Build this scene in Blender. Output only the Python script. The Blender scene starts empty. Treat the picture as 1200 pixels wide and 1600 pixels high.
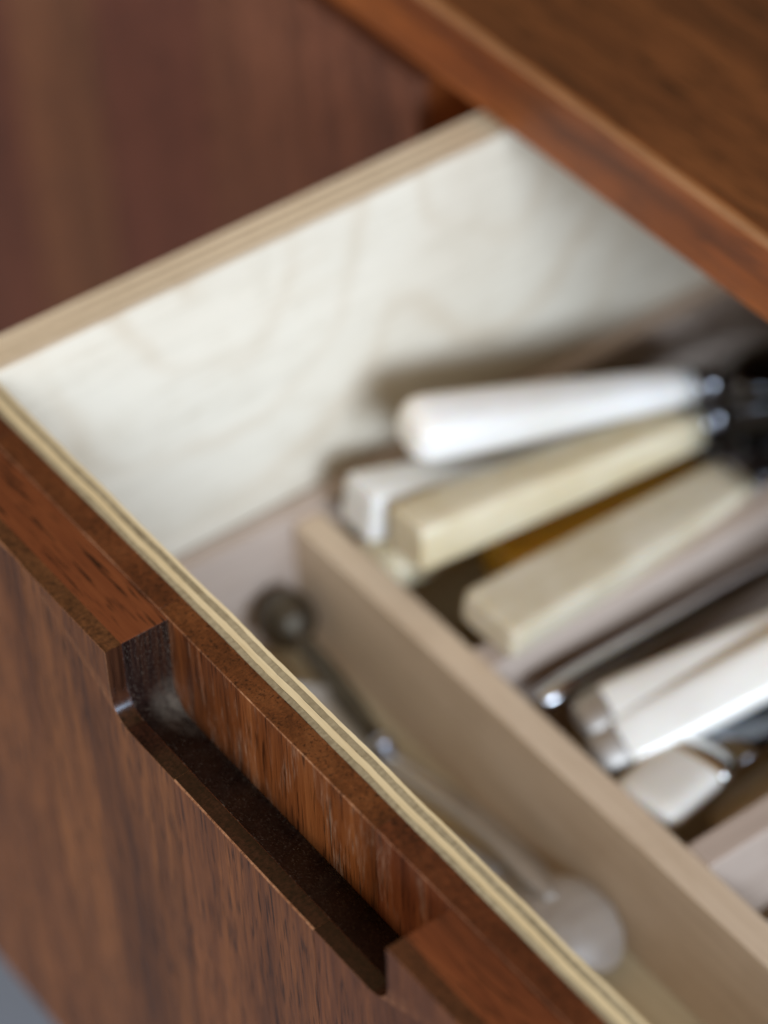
import bpy, bmesh, math, random
from mathutils import Vector, Matrix
random.seed(7)
scene = bpy.context.scene
COL = scene.collection

# ------------------------------------------------------------------ camera
cam_d = bpy.data.cameras.new('camera')
cam = bpy.data.objects.new('camera', cam_d)
COL.objects.link(cam)
RIGHT = Vector((0.59900637, 0.80043945, -0.02209204))
DOWN = Vector((0.54002953, -0.42419263, -0.72693103))
FWD = Vector((-0.59123556, 0.42350596, -0.68635503))
m = Matrix((RIGHT, -DOWN, -FWD)).transposed().to_4x4()
m.translation = Vector((0.34355548, -0.17905371, 0.39687335))
cam.matrix_world = m
cam_d.sensor_fit = 'VERTICAL'
cam_d.sensor_height = 36
cam_d.sensor_width = 27
cam_d.lens = 100.79
cam_d.clip_start = 0.02
cam_d.clip_end = 60
cam_d.dof.use_dof = True
cam_d.dof.focus_distance = 0.541
cam_d.dof.aperture_fstop = 5.9
scene.camera = cam

# ------------------------------------------------------------------ light
world = bpy.data.worlds.new('World')
scene.world = world
world.use_nodes = True
bg = world.node_tree.nodes['Background']
bg.inputs[0].default_value = (1.0, 0.63, 0.29, 1)
bg.inputs[1].default_value = 0.36


def area(name, loc, target, sx, sy, power, color):
    l = bpy.data.lights.new(name, 'AREA')
    l.shape = 'RECTANGLE'
    l.size, l.size_y = sx, sy
    l.energy = power
    l.color = color
    o = bpy.data.objects.new(name, l)
    COL.objects.link(o)
    o.location = loc
    d = Vector(target) - Vector(loc)
    o.rotation_euler = d.to_track_quat('-Z', 'Y').to_euler()
    return o


area('window_light', (2.2, -0.46, 0.92), (0, 0.1, -0.05), 1.0, 0.7, 80, (0.70, 0.83, 1.0))
area('side_window_light', (2.2, 0.82, 1.10), (0, 0.1, -0.05), 0.7, 0.6, 20, (0.50, 0.72, 1.0))
area('front_window_light', (0.5, -2.4, 1.15), (0, 0.1, -0.05), 1.2, 1.0, 26, (1.0, 0.88, 0.74))
area('far_window_light', (-1.6, -2.4, 0.95), (0, 0, -0.1), 1.4, 1.2, 25, (1.0, 0.88, 0.75))

scene.view_settings.view_transform = 'Standard'
scene.view_settings.look = 'None'
scene.view_settings.gamma = 1
scene.view_settings.exposure = 0.0
scene.render.engine = 'CYCLES'
scene.cycles.max_bounces = 8
scene.cycles.use_denoising = True


# ------------------------------------------------------------------ material helpers
class NT:
    def __init__(self, name):
        self.m = bpy.data.materials.new(name)
        self.m.use_nodes = True
        self.t = self.m.node_tree
        self.b = self.t.nodes['Principled BSDF']

    def n(self, typ, **kw):
        nd = self.t.nodes.new(typ)
        for k, v in kw.items():
            setattr(nd, k, v)
        return nd

    def link(self, a, b):
        self.t.links.new(a, b)

    def val(self, sock, x):
        if hasattr(x, 'is_output') or hasattr(x, 'links'):
            self.link(x, sock)
        else:
            sock.default_value = x

    def math(self, op, a, b=0.0, c=None, clamp=False):
        nd = self.n('ShaderNodeMath', operation=op, use_clamp=clamp)
        self.val(nd.inputs[0], a)
        self.val(nd.inputs[1], b)
        if c is not None:
            self.val(nd.inputs[2], c)
        return nd.outputs[0]

    def mix(self, f, a, b, blend='MIX'):
        nd = self.n('ShaderNodeMix', data_type='RGBA', blend_type=blend)
        self.val(nd.inputs[0], f)
        self.val(nd.inputs[6], a if not isinstance(a, tuple) else (*a, 1)[:4])
        self.val(nd.inputs[7], b if not isinstance(b, tuple) else (*b, 1)[:4])
        return nd.outputs[2]

    def noise(self, vec, scale, detail=3, rough=0.55, dist=0.0):
        nd = self.n('ShaderNodeTexNoise')
        self.link(vec, nd.inputs['Vector'])
        nd.inputs['Scale'].default_value = scale
        nd.inputs['Detail'].default_value = detail
        nd.inputs['Roughness'].default_value = rough
        nd.inputs['Distortion'].default_value = dist
        return nd.outputs[0]

    def ramp(self, f, stops, interp='LINEAR'):
        nd = self.n('ShaderNodeValToRGB')
        nd.color_ramp.interpolation = interp
        e = nd.color_ramp.elements
        while len(e) < len(stops):
            e.new(0.5)
        for el, (p, c) in zip(e, stops):
            el.position = p
            el.color = (c, c, c, 1) if not isinstance(c, tuple) else (*c, 1)
        self.link(f, nd.inputs[0])
        return nd.outputs[0]

    def coords(self, offset=True):
        tc = self.n('ShaderNodeTexCoord')
        v = tc.outputs['Object']
        if offset:
            oi = self.n('ShaderNodeObjectInfo')
            nd = self.n('ShaderNodeVectorMath', operation='MULTIPLY_ADD')
            self.link(v, nd.inputs[0])
            nd.inputs[1].default_value = (1, 1, 1)
            cx = self.n('ShaderNodeCombineXYZ')
            for i, k in enumerate((3.1, 5.7, 4.3)):
                self.link(self.math('MULTIPLY', oi.outputs['Random'], k), cx.inputs[i])
            self.link(cx.outputs[0], nd.inputs[2])
            v = nd.outputs[0]
        return v

    def scaled(self, v, s, rot=(0, 0, 0)):
        mp = self.n('ShaderNodeMapping')
        self.link(v, mp.inputs[0])
        mp.inputs['Rotation'].default_value = rot
        mp.inputs['Scale'].default_value = s
        return mp.outputs[0]

    def bump(self, h, strength, dist):
        nd = self.n('ShaderNodeBump')
        nd.inputs['Strength'].default_value = strength
        nd.inputs['Distance'].default_value = dist
        self.link(h, nd.inputs['Height'])
        self.link(nd.outputs[0], self.b.inputs['Normal'])


def axis_scale(axis, across, along):
    s = [across] * 3
    s['xyz'.index(axis)] = along
    return tuple(s)


def dark_wood(name, axis, dark, mid, light, pore=0.75, rough=0.38, endgrain=0.45, dust=0.0, pore_len=0.055, tilt=0.0, tint=0.62, corner_dust_sheen=False, spec=0.27):
    """oiled dark hardwood; grain runs along `axis`, cross-cut faces show speckled end grain"""
    w = NT(name)
    v = w.coords()
    if tilt:
        v = w.scaled(v, (1, 1, 1), (tilt if axis == 'z' else 0, tilt * 1.3, 0))
    a = w.scaled(v, axis_scale(axis, 1, 0.10))
    b = w.scaled(v, axis_scale(axis, 1, 0.025))
    p = w.scaled(v, axis_scale(axis, 1, pore_len))
    bands = w.noise(a, 75, 3, 0.6, 0.6)
    streak = w.noise(b, 620, 4, 0.65, 0.2)
    fine = w.noise(b, 2600, 2, 0.6)
    pores = w.noise(p, 1500, 2, 0.5)
    f = w.math('ADD', w.math('MULTIPLY', bands, 0.75), w.math('MULTIPLY', streak, 0.35))
    f = w.math('ADD', f, w.math('MULTIPLY', fine, 0.36))
    c = w.ramp(f, [(0.50, dark), (0.71, mid), (0.93, light)])
    pm = w.ramp(pores, [(0.56, 0.0), (0.66, 1.0)])
    c = w.mix(w.math('MULTIPLY', pm, pore), c, (dark[0] * 0.35, dark[1] * 0.32, dark[2] * 0.34))
    # end grain
    tc = w.n('ShaderNodeTexCoord')
    sx = w.n('ShaderNodeSeparateXYZ')
    w.link(tc.outputs['Normal'], sx.inputs[0])
    e = w.math('ABSOLUTE', sx.outputs['xyz'.index(axis)])
    e = w.ramp(e, [(0.6, 0.0), (0.85, 1.0)])
    spk = w.noise(w.scaled(v, (1, 0.55, 1)), 1500, 3, 0.7)
    spk = w.ramp(spk, [(0.36, (dark[0] * .45, dark[1] * .45, dark[2] * .5)), (0.52, (mid[0] * .62, mid[1] * .60, mid[2] * .62)), (0.72, mid)])
    ring = w.noise(w.scaled(v, (0.30, 1.3, 1.0), (0, 0, 0.25)), 330, 4, 0.7, 0.8)
    ring = w.ramp(ring, [(0.40, 0.55), (0.62, 1.25)])
    spk = w.mix(1.0, spk, ring, 'MULTIPLY')
    c = w.mix(w.math('MULTIPLY', e, endgrain), c, spk)
    # per-piece tint
    oi = w.n('ShaderNodeObjectInfo')
    hs = w.n('ShaderNodeHueSaturation')
    w.link(c, hs.inputs['Color'])
    w.link(w.math('MULTIPLY_ADD', oi.outputs['Random'], tint, 0.98 - tint / 2), hs.inputs['Value'])
    w.link(w.math('MULTIPLY_ADD', oi.outputs['Random'], 0.02, 0.49), hs.inputs['Hue'])
    c = hs.outputs[0]
    if dust:
        d1 = w.noise(w.scaled(v, (1, 1, .22)), 210, 5, 0.7)
        d2 = w.noise(w.scaled(v, (1, 1, .06)), 2300, 2, 0.6)
        d = w.math('MULTIPLY', w.ramp(d1, [(0.50, 0.0), (0.72, 1.0)]), w.ramp(d2, [(0.42, 0.0), (0.66, 1.0)]))
        d = w.math('MULTIPLY', d, w.math('SUBTRACT', 1.0, e))
        c = w.mix(w.math('MULTIPLY', d, dust), c, (0.42, 0.33, 0.26))
    if corner_dust_sheen:
        # grey dust and painted sheen in the pull's inner corner, dust along the back
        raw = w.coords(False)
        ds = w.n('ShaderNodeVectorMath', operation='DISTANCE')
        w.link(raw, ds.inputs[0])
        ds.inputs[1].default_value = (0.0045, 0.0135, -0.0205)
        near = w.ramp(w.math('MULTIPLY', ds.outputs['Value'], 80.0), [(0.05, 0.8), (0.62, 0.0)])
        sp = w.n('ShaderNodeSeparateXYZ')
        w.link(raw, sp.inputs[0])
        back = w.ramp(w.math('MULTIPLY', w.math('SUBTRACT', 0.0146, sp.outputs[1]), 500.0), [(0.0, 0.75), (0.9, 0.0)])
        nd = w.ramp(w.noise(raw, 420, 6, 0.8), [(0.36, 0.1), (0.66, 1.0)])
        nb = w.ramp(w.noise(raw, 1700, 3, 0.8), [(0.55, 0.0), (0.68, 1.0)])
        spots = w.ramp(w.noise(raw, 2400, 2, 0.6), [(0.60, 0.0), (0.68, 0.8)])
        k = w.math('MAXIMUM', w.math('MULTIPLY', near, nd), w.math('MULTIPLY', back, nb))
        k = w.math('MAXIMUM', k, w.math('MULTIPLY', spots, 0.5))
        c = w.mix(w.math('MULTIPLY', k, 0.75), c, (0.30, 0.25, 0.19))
    w.link(c, w.b.inputs['Base Color'])
    r = w.math('MULTIPLY_ADD', streak, 0.25, rough - 0.10)
    w.link(r, w.b.inputs['Roughness'])
    w.b.inputs['Specular IOR Level'].default_value = spec
    h = w.math('SUBTRACT', w.math('MULTIPLY', fine, 0.4), pm)
    w.bump(h, 0.35, 0.00012)
    return w.m


def pale_wood(name, axis, dark, light, rough=0.5, figure=0.0, fine_scale=900, along=0.03, bump=0.2, spec=0.35):
    w = NT(name)
    v = w.coords(offset=not figure)
    b = w.scaled(v, axis_scale(axis, 1, along))
    st = w.noise(b, fine_scale, 4, 0.6)
    big = w.noise(w.scaled(v, axis_scale(axis, 1, 0.3)), 30, 2, 0.5)
    f = w.math('ADD', w.math('MULTIPLY', st, 0.6), w.math('MULTIPLY', big, 0.4))
    c = w.ramp(f, [(0.34, dark), (0.62, light)])
    if figure:
        # rotary cut veneer: nested arches of a slowly varying height field
        sp = w.n('ShaderNodeSeparateXYZ')
        w.link(v, sp.inputs[0])
        wy = w.math('MULTIPLY_ADD', w.noise(v, 22, 2, 0.5), 0.034, -0.017)
        wz = w.math('MULTIPLY_ADD', w.noise(w.scaled(v, (1, 1, 1), (0.7, 0, 0)), 27, 2, 0.5), 0.026, -0.013)
        yy = w.math('ADD', sp.outputs[1], wy)
        zz = w.math('ADD', sp.outputs[2], wz)

        def ell(y0, z0, ky, kz):
            a = w.math('MULTIPLY', w.math('SUBTRACT', yy, y0), ky)
            b = w.math('MULTIPLY', w.math('SUBTRACT', zz, z0), kz)
            return w.math('SQRT', w.math('ADD', w.math('MULTIPLY', a, a), w.math('MULTIPLY', b, b)))
        hgt = w.math('SMOOTH_MIN', ell(0.078, -0.004, 1.0, 0.95), ell(0.165, 0.045, 1.5, 0.62), 0.02)
        tri = w.math('PINGPONG', w.math('MULTIPLY', hgt, 46.0), 0.5)
        ln = w.ramp(tri, [(0.0, 1.0), (0.05, 0.8), (0.19, 0.0)])
        brk = w.noise(v, 26, 2, 0.5)
        ln = w.math('MULTIPLY', ln, w.ramp(brk, [(0.36, 0.15), (0.62, 1.0)]))
        c = w.mix(w.math('MULTIPLY', ln, figure), c, (0.50, 0.37, 0.23))
    sm = w.noise(v, 55, 5, 0.7)
    c = w.mix(w.ramp(sm, [(0.50, 0.0), (0.78, 0.30)]), c, (dark[0] * .72, dark[1] * .66, dark[2] * .56))
    fl = w.noise(w.scaled(v, axis_scale(axis, 1, 0.12)), 420, 2, 0.5)
    c = w.mix(w.ramp(fl, [(0.60, 0.0), (0.72, 0.30)]), c, (dark[0] * .78, dark[1] * .70, dark[2] * .60))
    w.link(c, w.b.inputs['Base Color'])
    w.b.inputs['Roughness'].default_value = rough
    w.b.inputs['Specular IOR Level'].default_value = spec
    if bump:
        w.bump(st, bump, 0.0001)
    return w.m


def ivory(name, base, stain, rough=0.3, sss=0.25):
    w = NT(name)
    v = w.coords()
    a = w.scaled(v, (1, 0.12, 1))
    n1 = w.noise(a, 260, 3, 0.6)
    n2 = w.noise(v, 45, 3, 0.6)
    f = w.math('ADD', w.math('MULTIPLY', n1, 0.5), w.math('MULTIPLY', n2, 0.5))
    c = w.ramp(f, [(0.36, stain), (0.60, base)])
    w.link(c, w.b.inputs['Base Color'])
    w.b.inputs['Roughness'].default_value = rough
    w.b.inputs['Subsurface Weight'].default_value = sss
    w.b.inputs['Subsurface Radius'].default_value = (0.004, 0.0025, 0.0012)
    w.b.inputs['Subsurface Scale'].default_value = 0.6
    w.bump(n1, 0.06, 0.0002)
    return w.m


def metal(name, col, rough, tarnish=0.25):
    w = NT(name)
    v = w.coords()
    n1 = w.noise(v, 150, 4, 0.65)
    n2 = w.noise(w.scaled(v, (1, 0.1, 1)), 1800, 2, 0.6)
    c = w.mix(w.math('MULTIPLY', w.ramp(n1, [(0.45, 0.0), (0.72, 1.0)]), tarnish), col, (col[0] * .35, col[1] * .30, col[2] * .22))
    w.link(c, w.b.inputs['Base Color'])
    w.b.inputs['Metallic'].default_value = 1
    w.link(w.math('MULTIPLY_ADD', n1, 0.16, rough - 0.06), w.b.inputs['Roughness'])
    w.bump(n2, 0.05, 0.0001)
    return w.m


def floor_mat():
    w = NT('floor_concrete')
    v = w.coords(False)
    n1 = w.noise(v, 3.0, 5, 0.6)
    n2 = w.noise(v, 60, 4, 0.6)
    f = w.math('ADD', w.math('MULTIPLY', n1, 0.6), w.math('MULTIPLY', n2, 0.4))
    c = w.ramp(f, [(0.35, (0.15, 0.19, 0.25)), (0.65, (0.21, 0.26, 0.34))])
    w.link(c, w.b.inputs['Base Color'])
    w.b.inputs['Roughness'].default_value = 0.55
    w.bump(n2, 0.2, 0.001)
    return w.m


M = {}
M['stave'] = dark_wood('dark_hardwood_face', 'z', (0.044, 0.016, 0.007), (0.125, 0.048, 0.017), (0.25, 0.104, 0.037), endgrain=0.8, tilt=0.03)
M['stave_in'] = dark_wood('dark_hardwood_inner', 'z', (0.040, 0.013, 0.005), (0.135, 0.043, 0.012), (0.23, 0.085, 0.026), endgrain=0.48, dust=0.6)
M['core'] = dark_wood('dark_hardwood_core', 'x', (0.055, 0.017, 0.007), (0.145, 0.043, 0.013), (0.22, 0.074, 0.022), pore=0.9, endgrain=0.8, pore_len=0.07)
M['top'] = dark_wood('dark_hardwood_top', 'x', (0.027, 0.008, 0.004), (0.070, 0.020, 0.008), (0.125, 0.038, 0.014), rough=0.42)
M['top_edge'] = dark_wood('dark_hardwood_lipping', 'x', (0.052, 0.012, 0.004), (0.145, 0.034, 0.009), (0.23, 0.064, 0.017), rough=0.40)
M['door'] = dark_wood('dark_hardwood_door', 'z', (0.080, 0.032, 0.019), (0.140, 0.056, 0.031), (0.20, 0.082, 0.046), rough=0.36, tilt=0.05, tint=0.28)
M['core_cut'] = dark_wood('dark_hardwood_cut_face', 'z', (0.006, 0.003, 0.003), (0.017, 0.008, 0.006), (0.07, 0.028, 0.011), endgrain=0.9, rough=0.27, corner_dust_sheen=True)
M['carcass'] = dark_wood('carcass_wood', 'z', (0.09, 0.024, 0.005), (0.20, 0.056, 0.012), (0.28, 0.09, 0.022))
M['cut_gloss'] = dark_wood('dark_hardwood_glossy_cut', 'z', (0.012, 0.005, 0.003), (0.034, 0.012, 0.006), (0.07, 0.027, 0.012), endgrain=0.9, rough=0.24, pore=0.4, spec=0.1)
gb = M['cut_gloss'].node_tree.nodes['Principled BSDF']
gb.inputs['Coat Weight'].default_value = 0.6
gb.inputs['Coat Roughness'].default_value = 0.16
gb.inputs['Coat IOR'].default_value = 1.5
M['edge_highlight'] = dark_wood('lipping_arris_highlight', 'x', (0.09, 0.034, 0.014), (0.19, 0.084, 0.040), (0.28, 0.14, 0.075), pore=0.3, rough=0.36)  # highlight along the tabletop's front arris, painted as a lighter wood colour
M['worn'] = dark_wood('worn_arris', 'z', (0.055, 0.020, 0.009), (0.20, 0.088, 0.040), (0.40, 0.22, 0.12), pore=0.5, endgrain=0.0, rough=0.5)
M['ply_long'] = pale_wood('ply_long_grain', 'x', (0.52, 0.42, 0.24), (0.70, 0.60, 0.38))
M['ply_cross'] = pale_wood('ply_cross_grain', 'y', (0.20, 0.165, 0.10), (0.36, 0.31, 0.20), fine_scale=1300, along=0.5, bump=0.4)
M['ply_mid'] = pale_wood('ply_side_layer', 'y', (0.66, 0.56, 0.40), (0.80, 0.70, 0.52))
M['ply_dull'] = pale_wood('ply_side_cross', 'x', (0.34, 0.27, 0.18), (0.48, 0.39, 0.27), fine_scale=1300, along=0.5)
M['glue'] = pale_wood('ply_glue', 'x', (0.10, 0.07, 0.035), (0.16, 0.11, 0.06))
M['birch'] = pale_wood('birch_face', 'y', (0.66, 0.595, 0.48), (0.76, 0.69, 0.565), rough=0.45, figure=0.34, bump=0.08)
M['beech'] = pale_wood('tray_beech', 'x', (0.60, 0.45, 0.305), (0.74, 0.585, 0.42), rough=0.55)
M['beech_y'] = pale_wood('tray_beech_lengthwise', 'y', (0.44, 0.34, 0.27), (0.57, 0.46, 0.38), rough=0.5)
M['base'] = pale_wood('tray_base_ply', 'x', (0.46, 0.36, 0.21), (0.60, 0.49, 0.31), rough=0.5)
M['ivory_white'] = ivory('handle_white', (0.88, 0.86, 0.82), (0.80, 0.77, 0.70))
M['ivory_gloss'] = ivory('handle_gloss_white', (0.90, 0.87, 0.80), (0.84, 0.80, 0.72), rough=0.16)
M['ivory'] = ivory('handle_ivory', (0.78, 0.69, 0.50), (0.64, 0.52, 0.31))
M['ivory_grey'] = ivory('handle_bone', (0.72, 0.64, 0.49), (0.56, 0.46, 0.29), rough=0.4)
M['horn'] = ivory('handle_horn', (0.46, 0.41, 0.36), (0.34, 0.29, 0.24), rough=0.45)
M['amber'] = ivory('handle_amber', (0.88, 0.56, 0.09), (0.74, 0.43, 0.04), sss=0.4)
M['silver'] = metal('silver_plate', (0.86, 0.85, 0.83), 0.20, 0.10)
M['steel'] = metal('polished_steel', (0.62, 0.63, 0.66), 0.16, 0.2)
M['dark_steel'] = metal('dark_blade_steel', (0.20, 0.21, 0.23), 0.16, 0.4)
M['bolster'] = metal('dull_bolster_metal', (0.42, 0.43, 0.47), 0.22, 0.3)
M['tarnished'] = metal('tarnished_metal', (0.13, 0.115, 0.09), 0.40, 0.5)
M['silver_matte'] = metal('matte_silver', (0.84, 0.81, 0.75), 0.60, 0.1)
M['silver_dull'] = metal('worn_silver', (0.80, 0.77, 0.70), 0.34, 0.2)
M['pewter'] = metal('pewter_metal', (0.52, 0.49, 0.45), 0.58, 0.15)
M['floor'] = floor_mat()


# ------------------------------------------------------------------ object helpers
def thing(name, label, cat, loc, group=None):
    o = bpy.data.objects.new(name, None)
    o.empty_display_size = 0.02
    COL.objects.link(o)
    o.location = loc
    o['label'] = label
    o['category'] = cat
    if group:
        o['group'] = group
    return o


def obj(name, bm, mat, parent=None, smooth=False, bevel=0.0, seg=2, worn=False):
    """link bm (world coordinates) as one mesh object under parent"""
    bmesh.ops.recalc_face_normals(bm, faces=bm.faces)
    me = bpy.data.meshes.new(name)
    bm.to_mesh(me)
    bm.free()
    o = bpy.data.objects.new(name, me)
    COL.objects.link(o)
    mats = mat if isinstance(mat, (list, tuple)) else [mat]
    for mm in mats:
        me.materials.append(mm)
    if smooth:
        for p in me.polygons:
            p.use_smooth = True
    if parent is not None:
        o.parent = parent
        base = Vector((0, 0, 0))
        q = parent
        while q is not None:
            base += q.location
            q = q.parent
        o.location = -base
    if worn:
        me.materials.append(M['worn'])
        at = me.attributes.new('bevel_weight_edge', 'FLOAT', 'EDGE')
        for e in me.edges:
            p, q = me.vertices[e.vertices[0]].co, me.vertices[e.vertices[1]].co
            at.data[e.index].value = 1.0 if worn(p, q) else 0.0
    if bevel:
        b = o.modifiers.new('bevel', 'BEVEL')
        if worn:
            b.material = len(me.materials) - 1
        b.width = bevel
        b.segments = seg
        b.limit_method = 'WEIGHT' if worn else 'ANGLE'
        b.angle_limit = math.radians(40)
    return o


def box_bm(x0, x1, y0, y1, z0, z1, bm=None):
    bm = bm or bmesh.new()
    v = [bm.verts.new((x, y, z)) for x in (x0, x1) for y in (y0, y1) for z in (z0, z1)]
    for f in ((0, 1, 3, 2), (4, 6, 7, 5), (0, 4, 5, 1), (2, 3, 7, 6), (0, 2, 6, 4), (1, 5, 7, 3)):
        bm.faces.new([v[i] for i in f])
    return bm


def loft_bm(front, back):
    """front/back: lists of points (same count) forming two outlines; joins them into a solid"""
    bm = bmesh.new()
    a = [bm.verts.new(p) for p in front]
    b = [bm.verts.new(p) for p in back]
    n = len(a)
    for i in range(n):
        j = (i + 1) % n
        bm.faces.new((a[i], a[j], b[j], b[i]))
    bm.faces.new(a)
    bm.faces.new(list(reversed(b)))
    bmesh.ops.recalc_face_normals(bm, faces=bm.faces)
    bm.normal_update()
    bmesh.ops.triangulate(bm, faces=[f for f in bm.faces if len(f.verts) > 4])
    return bm


# ------------------------------------------------------------------ dimensions (metres)
T = 0.020          # thickness of the drawer front
Y1, Y2 = 0.0038, 0.0146   # glue lines inside the front
HP = -0.1722       # lower edge of the front
XL, XR = -0.1125, 0.385
L = 0.0902         # length of the finger cut-out
PLY = 0.0052
XS = -0.0841       # inner face of the left drawer side
YT = 0.163         # cabinet front plane
ZT1 = 0.0246
ZT0 = 0.0025
RIM = -0.0800      # rim of the cutlery tray
ZF = -0.1180       # floor of the tray
YD, YD2 = 0.0955, 0.1037  # front divider


def cut_depth(y):
    return 0.0175 + (0.0243 - 0.0175) * max(0.0, (y - Y1) / (Y2 - Y1))


def cut_profile(y, r):
    """top outline of the front between x=-inf and inf at depth y (finger cut-out with rounded lower corners)"""
    h = cut_depth(y)
    pts = [(0.0, 0.0)]
    for i in range(25):
        a = math.pi + (math.pi / 2) * i / 24
        pts.append((r + r * math.cos(a), -h + r + r * math.sin(a)))
    for i in range(25):
        a = 1.5 * math.pi + (math.pi / 2) * i / 24
        pts.append((L - r + r * math.cos(a), -h + r + r * math.sin(a)))
    pts.append((L, 0.0))
    return pts


def clip_profile(pts, xa, xb):
    """polyline height over [xa, xb]"""
    full = [(-9, 0.0)] + pts + [(9, 0.0)]

    def at(x):
        for (p, q) in zip(full, full[1:]):
            if p[0] <= x <= q[0] and q[0] - p[0] > 1e-9:
                return p[1] + (q[1] - p[1]) * (x - p[0]) / (q[0] - p[0])
        return 0.0
    out = [(xa, at(xa))]
    out += [p for p in pts if xa + 1e-6 < p[0] < xb - 1e-6]
    out.append((xb, at(xb)))
    # vertical walls sit exactly at x=0 and x=L and stay in the list twice
    return out


def lamella(xa, xb, ya, yb, zb, zj=0.0):
    pa = clip_profile(cut_profile(ya, 0.0062), xa, xb)
    pb = clip_profile(cut_profile(yb, 0.0062), xa, xb)
    f = [(x, ya, z + zj) for x, z in pa] + [(xb, ya, zb), (xa, ya, zb)]
    b = [(x, yb, z + zj) for x, z in pb] + [(xb, yb, zb), (xa, yb, zb)]
    return loft_bm(f, b)


# ------------------------------------------------------------------ floor (setting)
fl = obj('floor', box_bm(-6, 6, -6, 6, -0.86, -0.80), M['floor'])
fl['kind'] = 'structure'

# ------------------------------------------------------------------ cabinet
cab = thing('cabinet', 'dark brown hardwood cabinet with thick overhanging top behind the open drawer', 'cabinet', (0, 0.45, -0.80))


def tabletop():
    r = 0.0022
    prof = [(YT, ZT0 + r), (YT + r, ZT0), (0.76, ZT0), (0.76, ZT1)]
    prof += [(YT + r - r * math.sin(a), ZT1 - r + r * math.cos(a)) for a in [math.pi / 2 * k / 6 for k in range(7)]]
    return loft_bm([(-0.80, y, z) for y, z in prof], [(0.80, y, z) for y, z in prof])


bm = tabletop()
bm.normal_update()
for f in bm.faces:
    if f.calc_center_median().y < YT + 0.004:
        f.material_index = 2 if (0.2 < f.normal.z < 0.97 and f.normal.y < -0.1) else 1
obj('tabletop', bm, [M['top'], M['top_edge'], M['edge_highlight']], cab)
# hinged door left of the drawer: core board with vertical face staves
dz0, dz1 = -0.30, -0.001
door = obj('door', box_bm(-0.420, -0.1152, YT + 0.0035, YT + 0.020, dz0, dz1), M['carcass'], cab)
dx = [-0.420, -0.372, -0.322, -0.270, -0.212, -0.163, -0.1150]
for i, (a, b) in enumerate(zip(dx, dx[1:])):
    obj('stave', box_bm(a + .00008, b - .00008, YT, YT + 0.0034, dz0, dz1), M['door'], door, bevel=0.0002)
door2 = obj('door', box_bm(-0.780, -0.4235, YT + 0.001, YT + 0.020, dz0, dz1), M['door'], cab, bevel=0.0005)
obj('lower_drawer_front', box_bm(-0.1125, 0.385, YT + 0.001, YT + 0.020, dz0, HP - 0.003), M['door'], cab, bevel=0.0005)
obj('partition', box_bm(-0.1145, -0.0975, YT + 0.022, 0.74, dz0, ZT0 - .0003), M['carcass'], cab)
obj('partition', box_bm(0.368, 0.386, YT + 0.022, 0.74, dz0, ZT0 - .0003), M['carcass'], cab)
obj('side_panel', box_bm(-0.785, -0.765, YT + 0.022, 0.74, dz0, ZT0 - .0003), M['carcass'], cab)
obj('side_panel', box_bm(0.765, 0.785, YT, 0.74, dz0, ZT0 - .0003), M['carcass'], cab)
obj('door', box_bm(0.389, 0.763, YT, YT + 0.020, dz0, dz1), M['door'], cab, bevel=0.0005)
obj('bottom_board', box_bm(-0.785, 0.785, YT + 0.022, 0.74, dz0 - 0.018, dz0 - .0004), M['carcass'], cab)
obj('back_panel', box_bm(-0.785, 0.785, 0.7405, 0.752, dz0 - 0.018, ZT0 - .0003), M['carcass'], cab)
for x in (-0.74, 0.70):
    for y in (0.22, 0.68):
        obj('leg', box_bm(x, x + 0.04, y, y + 0.04, -0.80, dz0 - 0.0184), M['carcass'], cab, bevel=0.002)

# ------------------------------------------------------------------ drawer
drw = thing('drawer', 'open wooden drawer with carved finger pull and pale plywood box full of cutlery', 'drawer', (0.13, 0.2, HP))
bm = lamella(XL, XR, Y1, Y2, HP)
bm.normal_update()
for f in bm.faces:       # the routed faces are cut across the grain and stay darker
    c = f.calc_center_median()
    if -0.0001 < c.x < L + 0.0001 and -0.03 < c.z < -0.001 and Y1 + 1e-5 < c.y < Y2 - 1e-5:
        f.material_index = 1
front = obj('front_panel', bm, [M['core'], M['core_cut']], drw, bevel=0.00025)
g = 0.00006
for a, b in zip([XL, -0.031, 0.0215, 0.0675, 0.124, 0.185, 0.25, 0.315], [-0.031, 0.0215, 0.0675, 0.124, 0.185, 0.25, 0.315, XR]):
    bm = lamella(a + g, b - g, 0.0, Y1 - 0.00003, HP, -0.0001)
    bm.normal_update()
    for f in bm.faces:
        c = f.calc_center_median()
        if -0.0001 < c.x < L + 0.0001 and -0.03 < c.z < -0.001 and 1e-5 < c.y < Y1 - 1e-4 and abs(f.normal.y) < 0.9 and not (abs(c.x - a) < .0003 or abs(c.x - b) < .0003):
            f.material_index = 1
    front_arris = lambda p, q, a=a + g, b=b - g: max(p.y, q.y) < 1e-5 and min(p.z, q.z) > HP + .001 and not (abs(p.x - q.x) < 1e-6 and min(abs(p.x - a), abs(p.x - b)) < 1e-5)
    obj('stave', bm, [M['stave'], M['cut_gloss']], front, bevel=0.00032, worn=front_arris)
for a, b in zip([XL, -0.066, -0.0032, 0.0675, 0.132, 0.20, 0.27, 0.33], [-0.066, -0.0032, 0.0675, 0.132, 0.20, 0.27, 0.33, XR]):
    obj('stave', box_bm(a + g, b - g, Y2 + 0.00003, T, HP, 0.0001), M['stave_in'], front, bevel=0.00022, worn=lambda p, q: min(p.z, q.z) > -.001 and max(p.y, q.y) < Y2 + .001)


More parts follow.
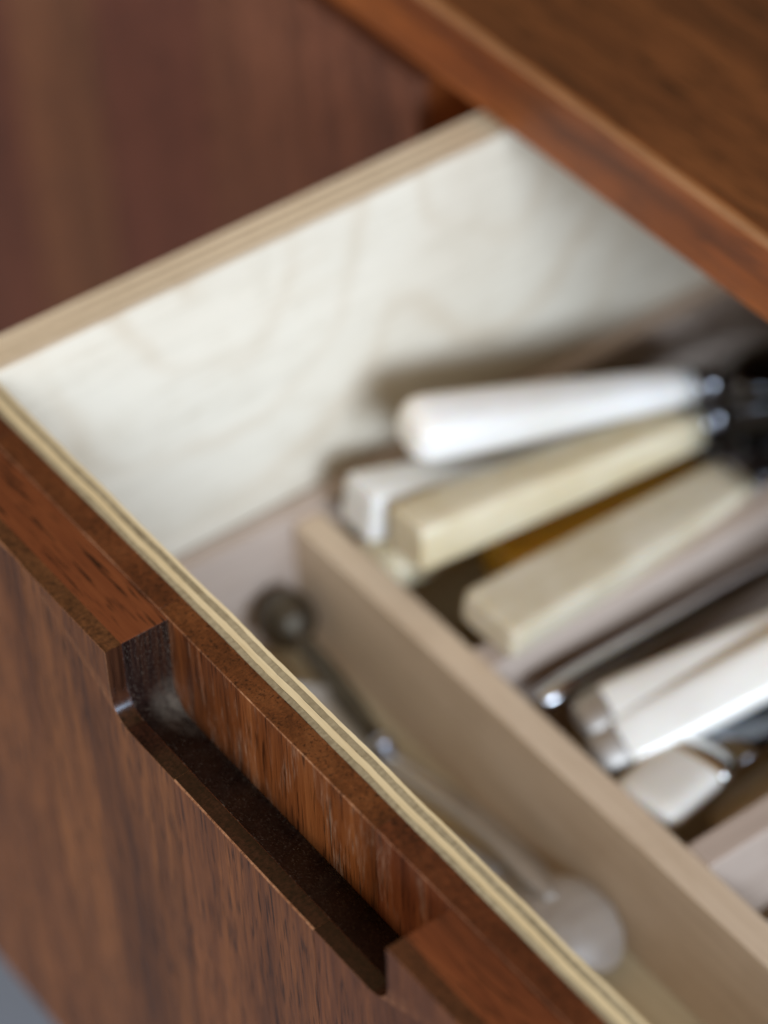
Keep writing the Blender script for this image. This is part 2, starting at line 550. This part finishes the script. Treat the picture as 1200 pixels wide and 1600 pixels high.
def ragged_strip(x0, x1, y0, y1, z0, z1, amp, n, alongx=True):
    """a veneer layer whose top edge wanders slightly in thickness"""
    def wob(k):
        return [amp * math.sin(i * 0.37 + k) * math.sin(i * 0.113 + 2 * k) + random.uniform(-amp, amp) * .45 for i in range(n + 1)]
    wa, wb = wob(x0 + y0 * 90), wob(x0 + y1 * 90)
    bm = bmesh.new()
    rows = []
    for i in range(n + 1):
        t = i / n
        if alongx:
            x = x0 + (x1 - x0) * t
            q = [(x, y0 + wa[i], z1), (x, y1 + wb[i], z1), (x, y1, z0), (x, y0, z0)]
        else:
            y = y0 + (y1 - y0) * t
            q = [(x0 + wa[i], y, z1), (x1 + wb[i], y, z1), (x1, y, z0), (x0, y, z0)]
        rows.append([bm.verts.new(p) for p in q])
    for r, s in zip(rows, rows[1:]):
        for k in range(4):
            bm.faces.new((r[k], r[(k + 1) % 4], s[(k + 1) % 4], s[k]))
    bm.faces.new(rows[0])
    bm.faces.new(list(reversed(rows[-1])))
    return bm


# plywood front of the box, built as its veneers (seen on the sawn top edge)
bx0, bx1 = XS - 0.011, 0.365
zb = HP + 0.02
layers = [(0.0201, 0.02142, 'ply_cross', 0.0), (0.02152, 0.0229, 'ply_long', 0.00006), (0.0230, 0.0243, 'ply_cross', -0.00003), (0.0244, T + PLY, 'ply_long', 0.00002)]
boxf = None
glue = obj('box_front', box_bm(bx0, bx1, 0.0203, T + PLY - 0.0003, zb, -0.00025), M['glue'], drw)
for (ya, yb, mt, dz) in layers:
    obj('veneer_layer', ragged_strip(bx0, bx1, ya, yb, zb, dz, 0.00011, 260), M[mt], glue)

# plywood sides
ys0, ys1 = T + PLY + 0.0001, 0.52


def ply_side(x_in, x_out):
    sgn = 1 if x_in > x_out else -1
    n = 7
    th = abs(x_in - x_out) / n
    x0, x1 = min(x_in, x_out), max(x_in, x_out)
    core_ = obj('side_panel', box_bm(x0 + .0003, x1 - .0003, ys0, ys1, zb, -0.00025), M['glue'], drw)
    for i in range(n):
        a = x_in - sgn * th * i
        b = x_in - sgn * th * (i + 1) + sgn * 0.0001
        lo, hi = min(a, b), max(a, b)
        mt = 'birch' if i == 0 else ('ply_dull' if i % 2 else 'ply_mid')
        obj('veneer_layer', ragged_strip(lo, hi, ys0, ys1, zb, random.uniform(-.00005, .00005), 0.00004 if i else 0.0, 90, False), M[mt], core_)


ply_side(XS, XS - 0.0104)
ply_side(0.354, 0.365)
obj('back_panel', box_bm(XS + .0002, 0.3538, 0.509, 0.52, zb, -0.01), M['birch'], drw)
obj('bottom_panel', box_bm(XS + .0002, 0.3538, T + PLY + .0002, 0.5088, zb + .012, zb + 0.0195), M['birch'], drw)

# ------------------------------------------------------------------ cutlery tray
zt0 = zb + 0.0197
tray = thing('cutlery_tray', 'beech cutlery tray with dividers lying inside the open drawer', 'cutlery tray', (0.13, 0.26, zt0))
tx0, tx1, ty0, ty1 = XS + 0.0006, 0.352, T + PLY + 0.0008, 0.500
obj('side_wall', box_bm(tx0, tx0 + 0.0058, ty0, ty1, zt0, RIM + 0.0022), M['beech_y'], tray, bevel=0.0005)
obj('side_wall', box_bm(tx1 - 0.0058, tx1, ty0, ty1, zt0, RIM + 0.0022), M['beech_y'], tray, bevel=0.0005)
xi0, xi1 = tx0 + 0.0059, tx1 - 0.0059
obj('front_wall', box_bm(xi0, xi1, ty0, ty0 + 0.006, zt0, RIM - 0.012), M['beech'], tray, bevel=0.0005)
obj('back_wall', box_bm(xi0, xi1, ty1 - 0.006, ty1, zt0, RIM), M['beech'], tray, bevel=0.0005)
obj('base', box_bm(xi0, xi1, ty0 + 0.0061, ty1 - 0.0061, zt0, ZF), M['base'], tray)
obj('cross_divider', box_bm(xi0, xi1, YD, YD2, ZF, RIM), M['beech'], tray, bevel=0.0006)
XA = -0.0105
for x0, w_, z_ in ((XA - 0.0078, 0.0078, RIM - 0.0006), (0.0566, 0.0078, RIM + 0.0002), (0.150, 0.0078, RIM), (0.250, 0.0078, RIM)):
    obj('long_divider', box_bm(x0, x0 + w_, YD2 + 0.0001, ty1 - 0.0061, ZF, z_), M['beech_y'], tray, bevel=0.0006)


# ------------------------------------------------------------------ cutlery builders
def frame(p0, p1, roll):
    """axis from p0 to p1; side and up vectors, rolled about the axis"""
    p0, p1 = Vector(p0), Vector(p1)
    ax = (p1 - p0).normalized()
    side = ax.cross(Vector((0, 0, 1))).normalized()
    up = side.cross(ax).normalized()
    c, s = math.cos(roll), math.sin(roll)
    return p0, ax, side * c + up * s, up * c - side * s, (p1 - p0).length


def section(c, side, up, w, h, n, k=28, dome=0.0):
    pts = []
    for i in range(k):
        a = 2 * math.pi * i / k
        ca, sa = math.cos(a), math.sin(a)
        x = math.copysign(abs(ca) ** (2 / n), ca) * w / 2
        y = math.copysign(abs(sa) ** (2 / n), sa) * h / 2
        if dome:
            y += dome * (1 - (2 * x / max(w, 1e-6)) ** 2)
        pts.append(c + side * x + up * y)
    return pts


def sweep(secs):
    bm = bmesh.new()
    rows = [[bm.verts.new(p) for p in s] for s in secs]
    for r, s in zip(rows, rows[1:]):
        n = len(r)
        for i in range(n):
            j = (i + 1) % n
            bm.faces.new((r[i], r[j], s[j], s[i]))
    bm.faces.new(list(reversed(rows[0])))
    bm.faces.new(rows[-1])
    return bm


def interp(tab, t):
    for (a, b) in zip(tab, tab[1:]):
        if a[0] <= t <= b[0]:
            u = (t - a[0]) / (b[0] - a[0])
            u = u * u * (3 - 2 * u)
            return [p + (q - p) * u for p, q in zip(a[1:], b[1:])]
    return list(tab[-1][1:])


def table_knife(label, p0, p1, roll, w0, w1, h0, h1, sq, rb, mat, blade=0.11, bolster=True):
    """handle from butt p0 to bolster p1, then metal rings and a blade reaching back into the drawer"""
    o, ax, side, up, ln = frame(p0, p1, roll)
    t = thing('table_knife', label, 'knife', tuple(o + ax * (ln / 2)), 'table knives lying in the drawer tray')
    secs = []
    for i in range(9):
        s = rb * (1 - math.cos(math.pi / 2 * i / 8))
        k = math.sin(math.pi / 2 * i / 8)
        ins = rb * 0.85 * (1 - k)
        secs.append(section(o + ax * s, side, up, max(w0 - 2 * ins, w0 * .35), max(h0 - 2 * ins, h0 * .25), sq))
    for i in range(1, 13):
        u = i / 12
        s = rb + (ln - rb) * u
        bulge = 1 + 0.03 * math.sin(math.pi * u)
        secs.append(section(o + ax * s, side, up, (w0 + (w1 - w0) * u) * bulge, h0 + (h1 - h0) * u, sq))
    obj('handle', sweep(secs), mat, t, smooth=True)
    if bolster:
        prof = [(0.0, 1.02), (.0006, 1.06), (.0014, 1.08), (.0022, 1.03), (.0027, .84), (.0040, .78), (.0048, .93), (.0057, .94), (.0064, .80), (.0095, .60), (.013, .52)]
        secs = [section(o + ax * (ln + .0002 + a), side, up, w1 * k, h1 * k, 2.2) for a, k in prof]
        obj('bolster', sweep(secs), M['bolster'], t, smooth=True)
        b0 = ln + 0.0125
        secs = []
        for i in range(13):
            u = i / 12
            hh = interp([(0, .006), (.12, .017), (.8, .018), (1, .004)], u)[0]
            c = o + ax * (b0 + blade * u) - side * (0.5 * (hh - .006) * .3)
            secs.append(section(c, side, up, hh, 0.0018 - 0.0009 * u, 2.4, 16))
        obj('blade', sweep(secs), M['dark_steel'], t, smooth=True)
    return t


def flat_handle(name, label, cat, p0, p1, roll, tab, mat, group=None, sq=2.6, head='bowl', arch=0.0, nst=26, extra=None):
    """spoon or fork stem: tab lists (t, width, thickness, dome) from the handle end to the neck"""
    o, ax, side, up, ln = frame(p0, p1, roll)
    t = thing(name, label, cat, tuple(o + ax * (ln * .5)), group)
    secs = []
    for i in range(nst + 1):
        u = i / nst
        uu = u ** 1.5
        w, h, d = interp(tab, uu)
        c = o + ax * (ln * uu) + up * (arch * math.sin(math.pi * uu))
        secs.append(section(c, side, up, w, h, sq, 28, d))
    obj('handle', sweep(secs), mat, t, smooth=True)
    e = o + ax * ln
    if head == 'bowl':
        obj('bowl', bowl_bm(e, ax, side, up, *(extra or (0.058, 0.036, 0.009))), mat, t, smooth=True)
    elif head == 'tines':
        bm = bmesh.new()
        w = 0.021
        secs = []
        for i in range(9):
            u = i / 8
            secs.append(section(e + ax * (0.022 * u - .0003), side, up, .0062 + (w - .0062) * math.sin(u * math.pi / 2), .0019, 2.6, 20))
        obj('shoulder', sweep(secs), mat, t, smooth=True)
        for k in range(4):
            off = (-1.5 + k) * 0.0057
            secs = []
            for i in range(9):
                u = i / 8
                c = e + ax * (0.0216 + 0.042 * u) + side * off + up * (0.004 * math.sin(u * 2.2))
                secs.append(section(c, side, up, .0036 - .0022 * u, .0019 - .0009 * u, 2.6, 12))
            obj('tine', sweep(secs), mat, t, smooth=True)
    return t


def bowl_bm(e, ax, side, up, length, width, depth):
    bm = bmesh.new()
    nu, nv = 22, 14
    top, bot = [], []
    for i in range(nu + 1):
        u = i / nu
        w = width * (math.sin(math.pi * min(u * 0.98 + .02, 1)) ** 0.62) * (0.86 + 0.28 * (u - .4) * (u < .75) + .098 * (u >= .75))
        w = max(w, 0.0016)
        rt, rb_ = [], []
        for j in range(nv + 1):
            v = -1 + 2 * j / nv
            d = depth * (1 - v * v) * math.sin(math.pi * u) ** 0.7
            c = e + ax * (length * u - .0012) + side * (w / 2 * v)
            rt.append(bm.verts.new(c - up * d + up * .0006))
            rb_.append(bm.verts.new(c - up * (d + .0008)))
        top.append(rt)
        bot.append(rb_)
    for i in range(nu):
        for j in range(nv):
            bm.faces.new((top[i][j], top[i + 1][j], top[i + 1][j + 1], top[i][j + 1]))
            bm.faces.new((bot[i][j], bot[i][j + 1], bot[i + 1][j + 1], bot[i + 1][j]))
        bm.faces.new((top[i][0], bot[i][0], bot[i + 1][0], top[i + 1][0]))
        bm.faces.new((top[i][nv], top[i + 1][nv], bot[i + 1][nv], bot[i][nv]))
    for j in range(nv):
        bm.faces.new((top[0][j], top[0][j + 1], bot[0][j + 1], bot[0][j]))
        bm.faces.new((top[nu][j], bot[nu][j], bot[nu][j + 1], top[nu][j + 1]))
    return bm


rad = math.radians
# ---- table knives in the left compartment (butt, bolster)
table_knife('white handled table knife with rounded butt, topmost of the knife pile', (-0.0560, 0.1140, -0.0455), (-0.0415, 0.1890, -0.0615), rad(-8), 0.0158, 0.0088, 0.0138, 0.0082, 2.6, 0.0055, M['ivory_white'])
table_knife('white knife handle added beneath the topmost rounded handle to shade the drawer side', (-0.0655, 0.1235, -0.0575), (-0.0520, 0.1950, -0.0735), rad(0), 0.0140, 0.0095, 0.0130, 0.0090, 3.0, 0.0045, M['ivory_white'])  # added under the top knife for its shadow on the side panel
table_knife('white squared knife butt half hidden under the rounded white one, nearest the drawer side', (-0.0620, 0.1035, -0.0680), (-0.0540, 0.1790, -0.0855), rad(6), 0.0140, 0.0105, 0.0135, 0.0090, 6.0, 0.0018, M['ivory_white'])
table_knife('cream squared knife handle just right of the topmost white handle', (-0.0442, 0.1046, -0.0657), (-0.0410, 0.1905, -0.0745), rad(8), 0.0138, 0.0108, 0.0130, 0.0095, 6.5, 0.0018, M['ivory'])
table_knife('pale knife butt peeping out below the cream squared handle', (-0.0585, 0.1050, -0.0845), (-0.0585, 0.1850, -0.1010), rad(0), 0.0170, 0.0105, 0.0110, 0.0085, 3.0, 0.0055, M['ivory'])
table_knife('bone coloured flat knife handle resting on the divider, rightmost of the ivory knives', (-0.0165, 0.1068, -0.0735), (-0.0235, 0.1900, -0.0810), rad(-4), 0.0182, 0.0125, 0.0100, 0.0088, 5.5, 0.0022, M['ivory_grey'])
table_knife('amber yellow knife handle deep in the gap between the cream and bone handles', (-0.0400, 0.1290, -0.0865), (-0.0400, 0.1940, -0.0920), rad(0), 0.0160, 0.0110, 0.0120, 0.0090, 4.0, 0.0030, M['amber'])

# ---- cutlery in the middle compartment
GS = 'cutlery in the middle compartment'
flat_handle('table_fork', 'dark polished steel fork with slim rounded handle end beside the bone knife', 'fork', (0.0005, 0.1085, -0.0860), (-0.0050, 0.2050, -0.0930), rad(10),
            [(0, .0030, .0022, 0), (.03, .0068, .0052, .0003), (.10, .0078, .0056, .0005), (.6, .0062, .0046, .0003), (1, .0056, .0030, 0)], M['steel'], GS, head='tines')


def capped_knife(label, p0, p1, roll, w0, w1, h0, h1, mat, cap_on=True, blade_mat=None):
    """broad white handle with a silver end cap, steel blade"""
    o, ax, side, up, ln = frame(p0, p1, roll)
    t = thing('dessert_knife', label, 'knife', tuple(o + ax * (ln / 2)), GS)
    secs = [section(o + ax * s, side, up, w0 * k, h0 * k, 3.0) for s, k in ((0, .55), (.0004, .75), (.0012, .90), (.0024, .97))]
    for i in range(1, 13):
        u = i / 12
        secs.append(section(o + ax * (.0024 + (ln - .0024) * u), side, up, w0 + (w1 - w0) * u, h0 + (h1 - h0) * u, 3.0))
    obj('handle', sweep(secs), mat, t, smooth=True)
    if cap_on:
        cap = [(-.0066, .30), (-.0063, .50), (-.0056, .68), (-.0044, .80), (-.0030, .86), (-.0016, .90), (-.0008, .88), (.0004, .97), (.0011, .98)]
        obj('end_cap', sweep([section(o + ax * s, side, up, w0 * k, h0 * k, 2.3) for s, k in cap]), M['pewter'], t, smooth=True)
    ferr = [(-.002, 1.03), (-.001, 1.10), (.001, 1.10), (.002, 1.0), (.004, .96)]
    obj('ferrule', sweep([section(o + ax * (ln + s), side, up, w1 * k, h1 * k, 3.0) for s, k in ferr]), M['silver'], t, smooth=True)
    secs = []
    for i in range(11):
        u = i / 10
        w = interp([(0, w1 * .9), (.1, w1 * 1.05), (.8, w1), (1, .004)], u)[0]
        secs.append(section(o + ax * (ln + .0041 + .085 * u), side, up, w, .0018 - .0008 * u, 2.6, 16))
    obj('blade', sweep(secs), blade_mat or M['steel'], t, smooth=True)
    return t


capped_knife('white handled dessert knife with window glare, uppermost of the middle compartment', (0.0207, 0.1150, -0.0875), (0.0373, 0.1892, -0.0710), rad(-26), 0.0138, 0.0138, 0.0088, 0.0090, M['ivory_gloss'])
capped_knife('cream handled dessert knife between the steel fork and the glaring white handle', (0.0129, 0.1171, -0.0845), (0.0296, 0.1896, -0.0768), rad(-14), 0.0132, 0.0134, 0.0085, 0.0085, M['ivory_gloss'])
capped_knife('pale broad handled knife lowest in the middle compartment, dark blade behind it', (0.0382, 0.1068, -0.0875), (0.0352, 0.1262, -0.0875), rad(6), 0.0185, 0.0175, 0.0075, 0.0070, M['ivory_gloss'], False, M['dark_steel'])
flat_handle('table_spoon', 'buff bone handled spoon lying deep between the pale broad knife and the short divider', 'spoon', (0.0440, 0.1240, -0.1010), (0.0410, 0.1900, -0.1010), rad(6),
            [(0, .0040, .0040, 0), (.02, .0085, .0060, .0003), (.10, .0110, .0070, .0005), (.6, .0100, .0066, .0003), (1, .0056, .0030, 0)], M['ivory_grey'], GS)
flat_handle('table_spoon', 'silver spoon handle in the compartment right of the short divider', 'spoon', (0.0790, 0.1120, -0.1040), (0.0840, 0.2150, -0.1090), rad(0),
            [(0, .0100, .0016, 0), (.025, .0185, .0024, .0005), (.10, .0200, .0026, .0010), (.45, .0120, .0030, .0008), (.8, .0062, .0040, .0003), (1, .0056, .0030, 0)], M['silver'])

# ---- utensils in the front trough
def pale_spoon():
    p0, p1 = (0.0535, 0.0872, -0.1050), (0.0020, 0.0790, -0.1060)
    o, ax, side, up, ln = frame(p0, p1, rad(6))
    t = thing('spoon', 'pale spoon lying bowl down at the right end of the front trough', 'spoon', tuple(o + ax * (ln / 2)))
    tab = [(0, .0030, .0012), (.02, .0086, .0020), (.07, .0140, .0026), (.16, .0176, .0026), (.32, .0182, .0026), (.50, .0128, .0028), (.66, .0056, .0028), (1, .0034, .0026)]

    def secs(u0, u1, n):
        out = []
        for i in range(n + 1):
            u = u0 + (u1 - u0) * i / n
            w, h = interp(tab, u)
            drop = 0.0075 * min(1.0, abs(u - .30) / .30) ** 2.2 if u < .3 else 0.004 * min(1.0, (u - .30) / .30) ** 2
            out.append(section(o + ax * (ln * u) - up * drop, side, up, w, h, 2.4, 28, min(.0018, w * .10)))
        return out
    obj('bowl', sweep(secs(0, .66, 28)), M['horn'], t, smooth=True)
    obj('stem', sweep(secs(.662, 1, 14)), M['horn'], t, smooth=True)


pale_spoon()


def knob_tool():
    p0, p1, p2 = (-0.0690, 0.0860, -0.1000), (-0.0215, 0.0805, -0.1015), (0.0330, 0.0885, -0.1080)
    o, ax, side, up, ln = frame(p0, p1, 0)
    t = thing('spreader', 'dark knob ended spreader with long flat silver blade in the front trough', 'spreader', tuple(o + ax * (ln / 2)))
    prof = [(-.0078, .0008), (-.0071, .0032), (-.0052, .0057), (-.0023, .0071), (.0005, .0075), (.0034, .0069), (.006, .0053), (.0076, .0030), (.010, .0023), (.014, .0025), (.022, .0030), (.034, .0028), (ln - .005, .0022), (ln - .003, .0022)]
    obj('handle', sweep([section(o + ax * s, side, up, 2 * r, 2 * r, 2.0, 24) for s, r in prof]), M['tarnished'], t, smooth=True)
    obj('ferrule', sweep([section(o + ax * (ln + s), side, up, 2 * r, 2 * r, 2.0, 24) for s, r in [(-.0029, .0024), (-.0026, .0030), (-.001, .0033), (.0006, .0030), (.0012, .0022)]]), M['bolster'], t, smooth=True)
    o, ax, side, up, ln = frame(p1, p2, rad(10))
    secs = []
    for i in range(15):
        u = i / 14
        w = interp([(0, .0034), (.18, .0044), (.55, .0066), (.9, .0070), (1, .0030)], u)[0]
        secs.append(section(o + ax * (.001 + ln * u) + up * (.0022 * math.sin(math.pi * u)), side, up, w, .0017, 2.6, 20))
    obj('blade', sweep(secs), M['steel'], t, smooth=True)


knob_tool()
flat_handle('tea_spoon', 'slim curved silver teaspoon stem lying over the spreader blade in the front trough', 'spoon', (0.0365, 0.0845, -0.1030), (-0.0180, 0.0770, -0.1010), 0.0,
            [(0, .0020, .0016, 0), (.02, .0046, .0020, .0002), (.12, .0052, .0022, .0003), (.4, .0030, .0024, .0002), (1, .0026, .0022, 0)], M['pewter'], arch=0.003, extra=(0.034, 0.020, 0.005))
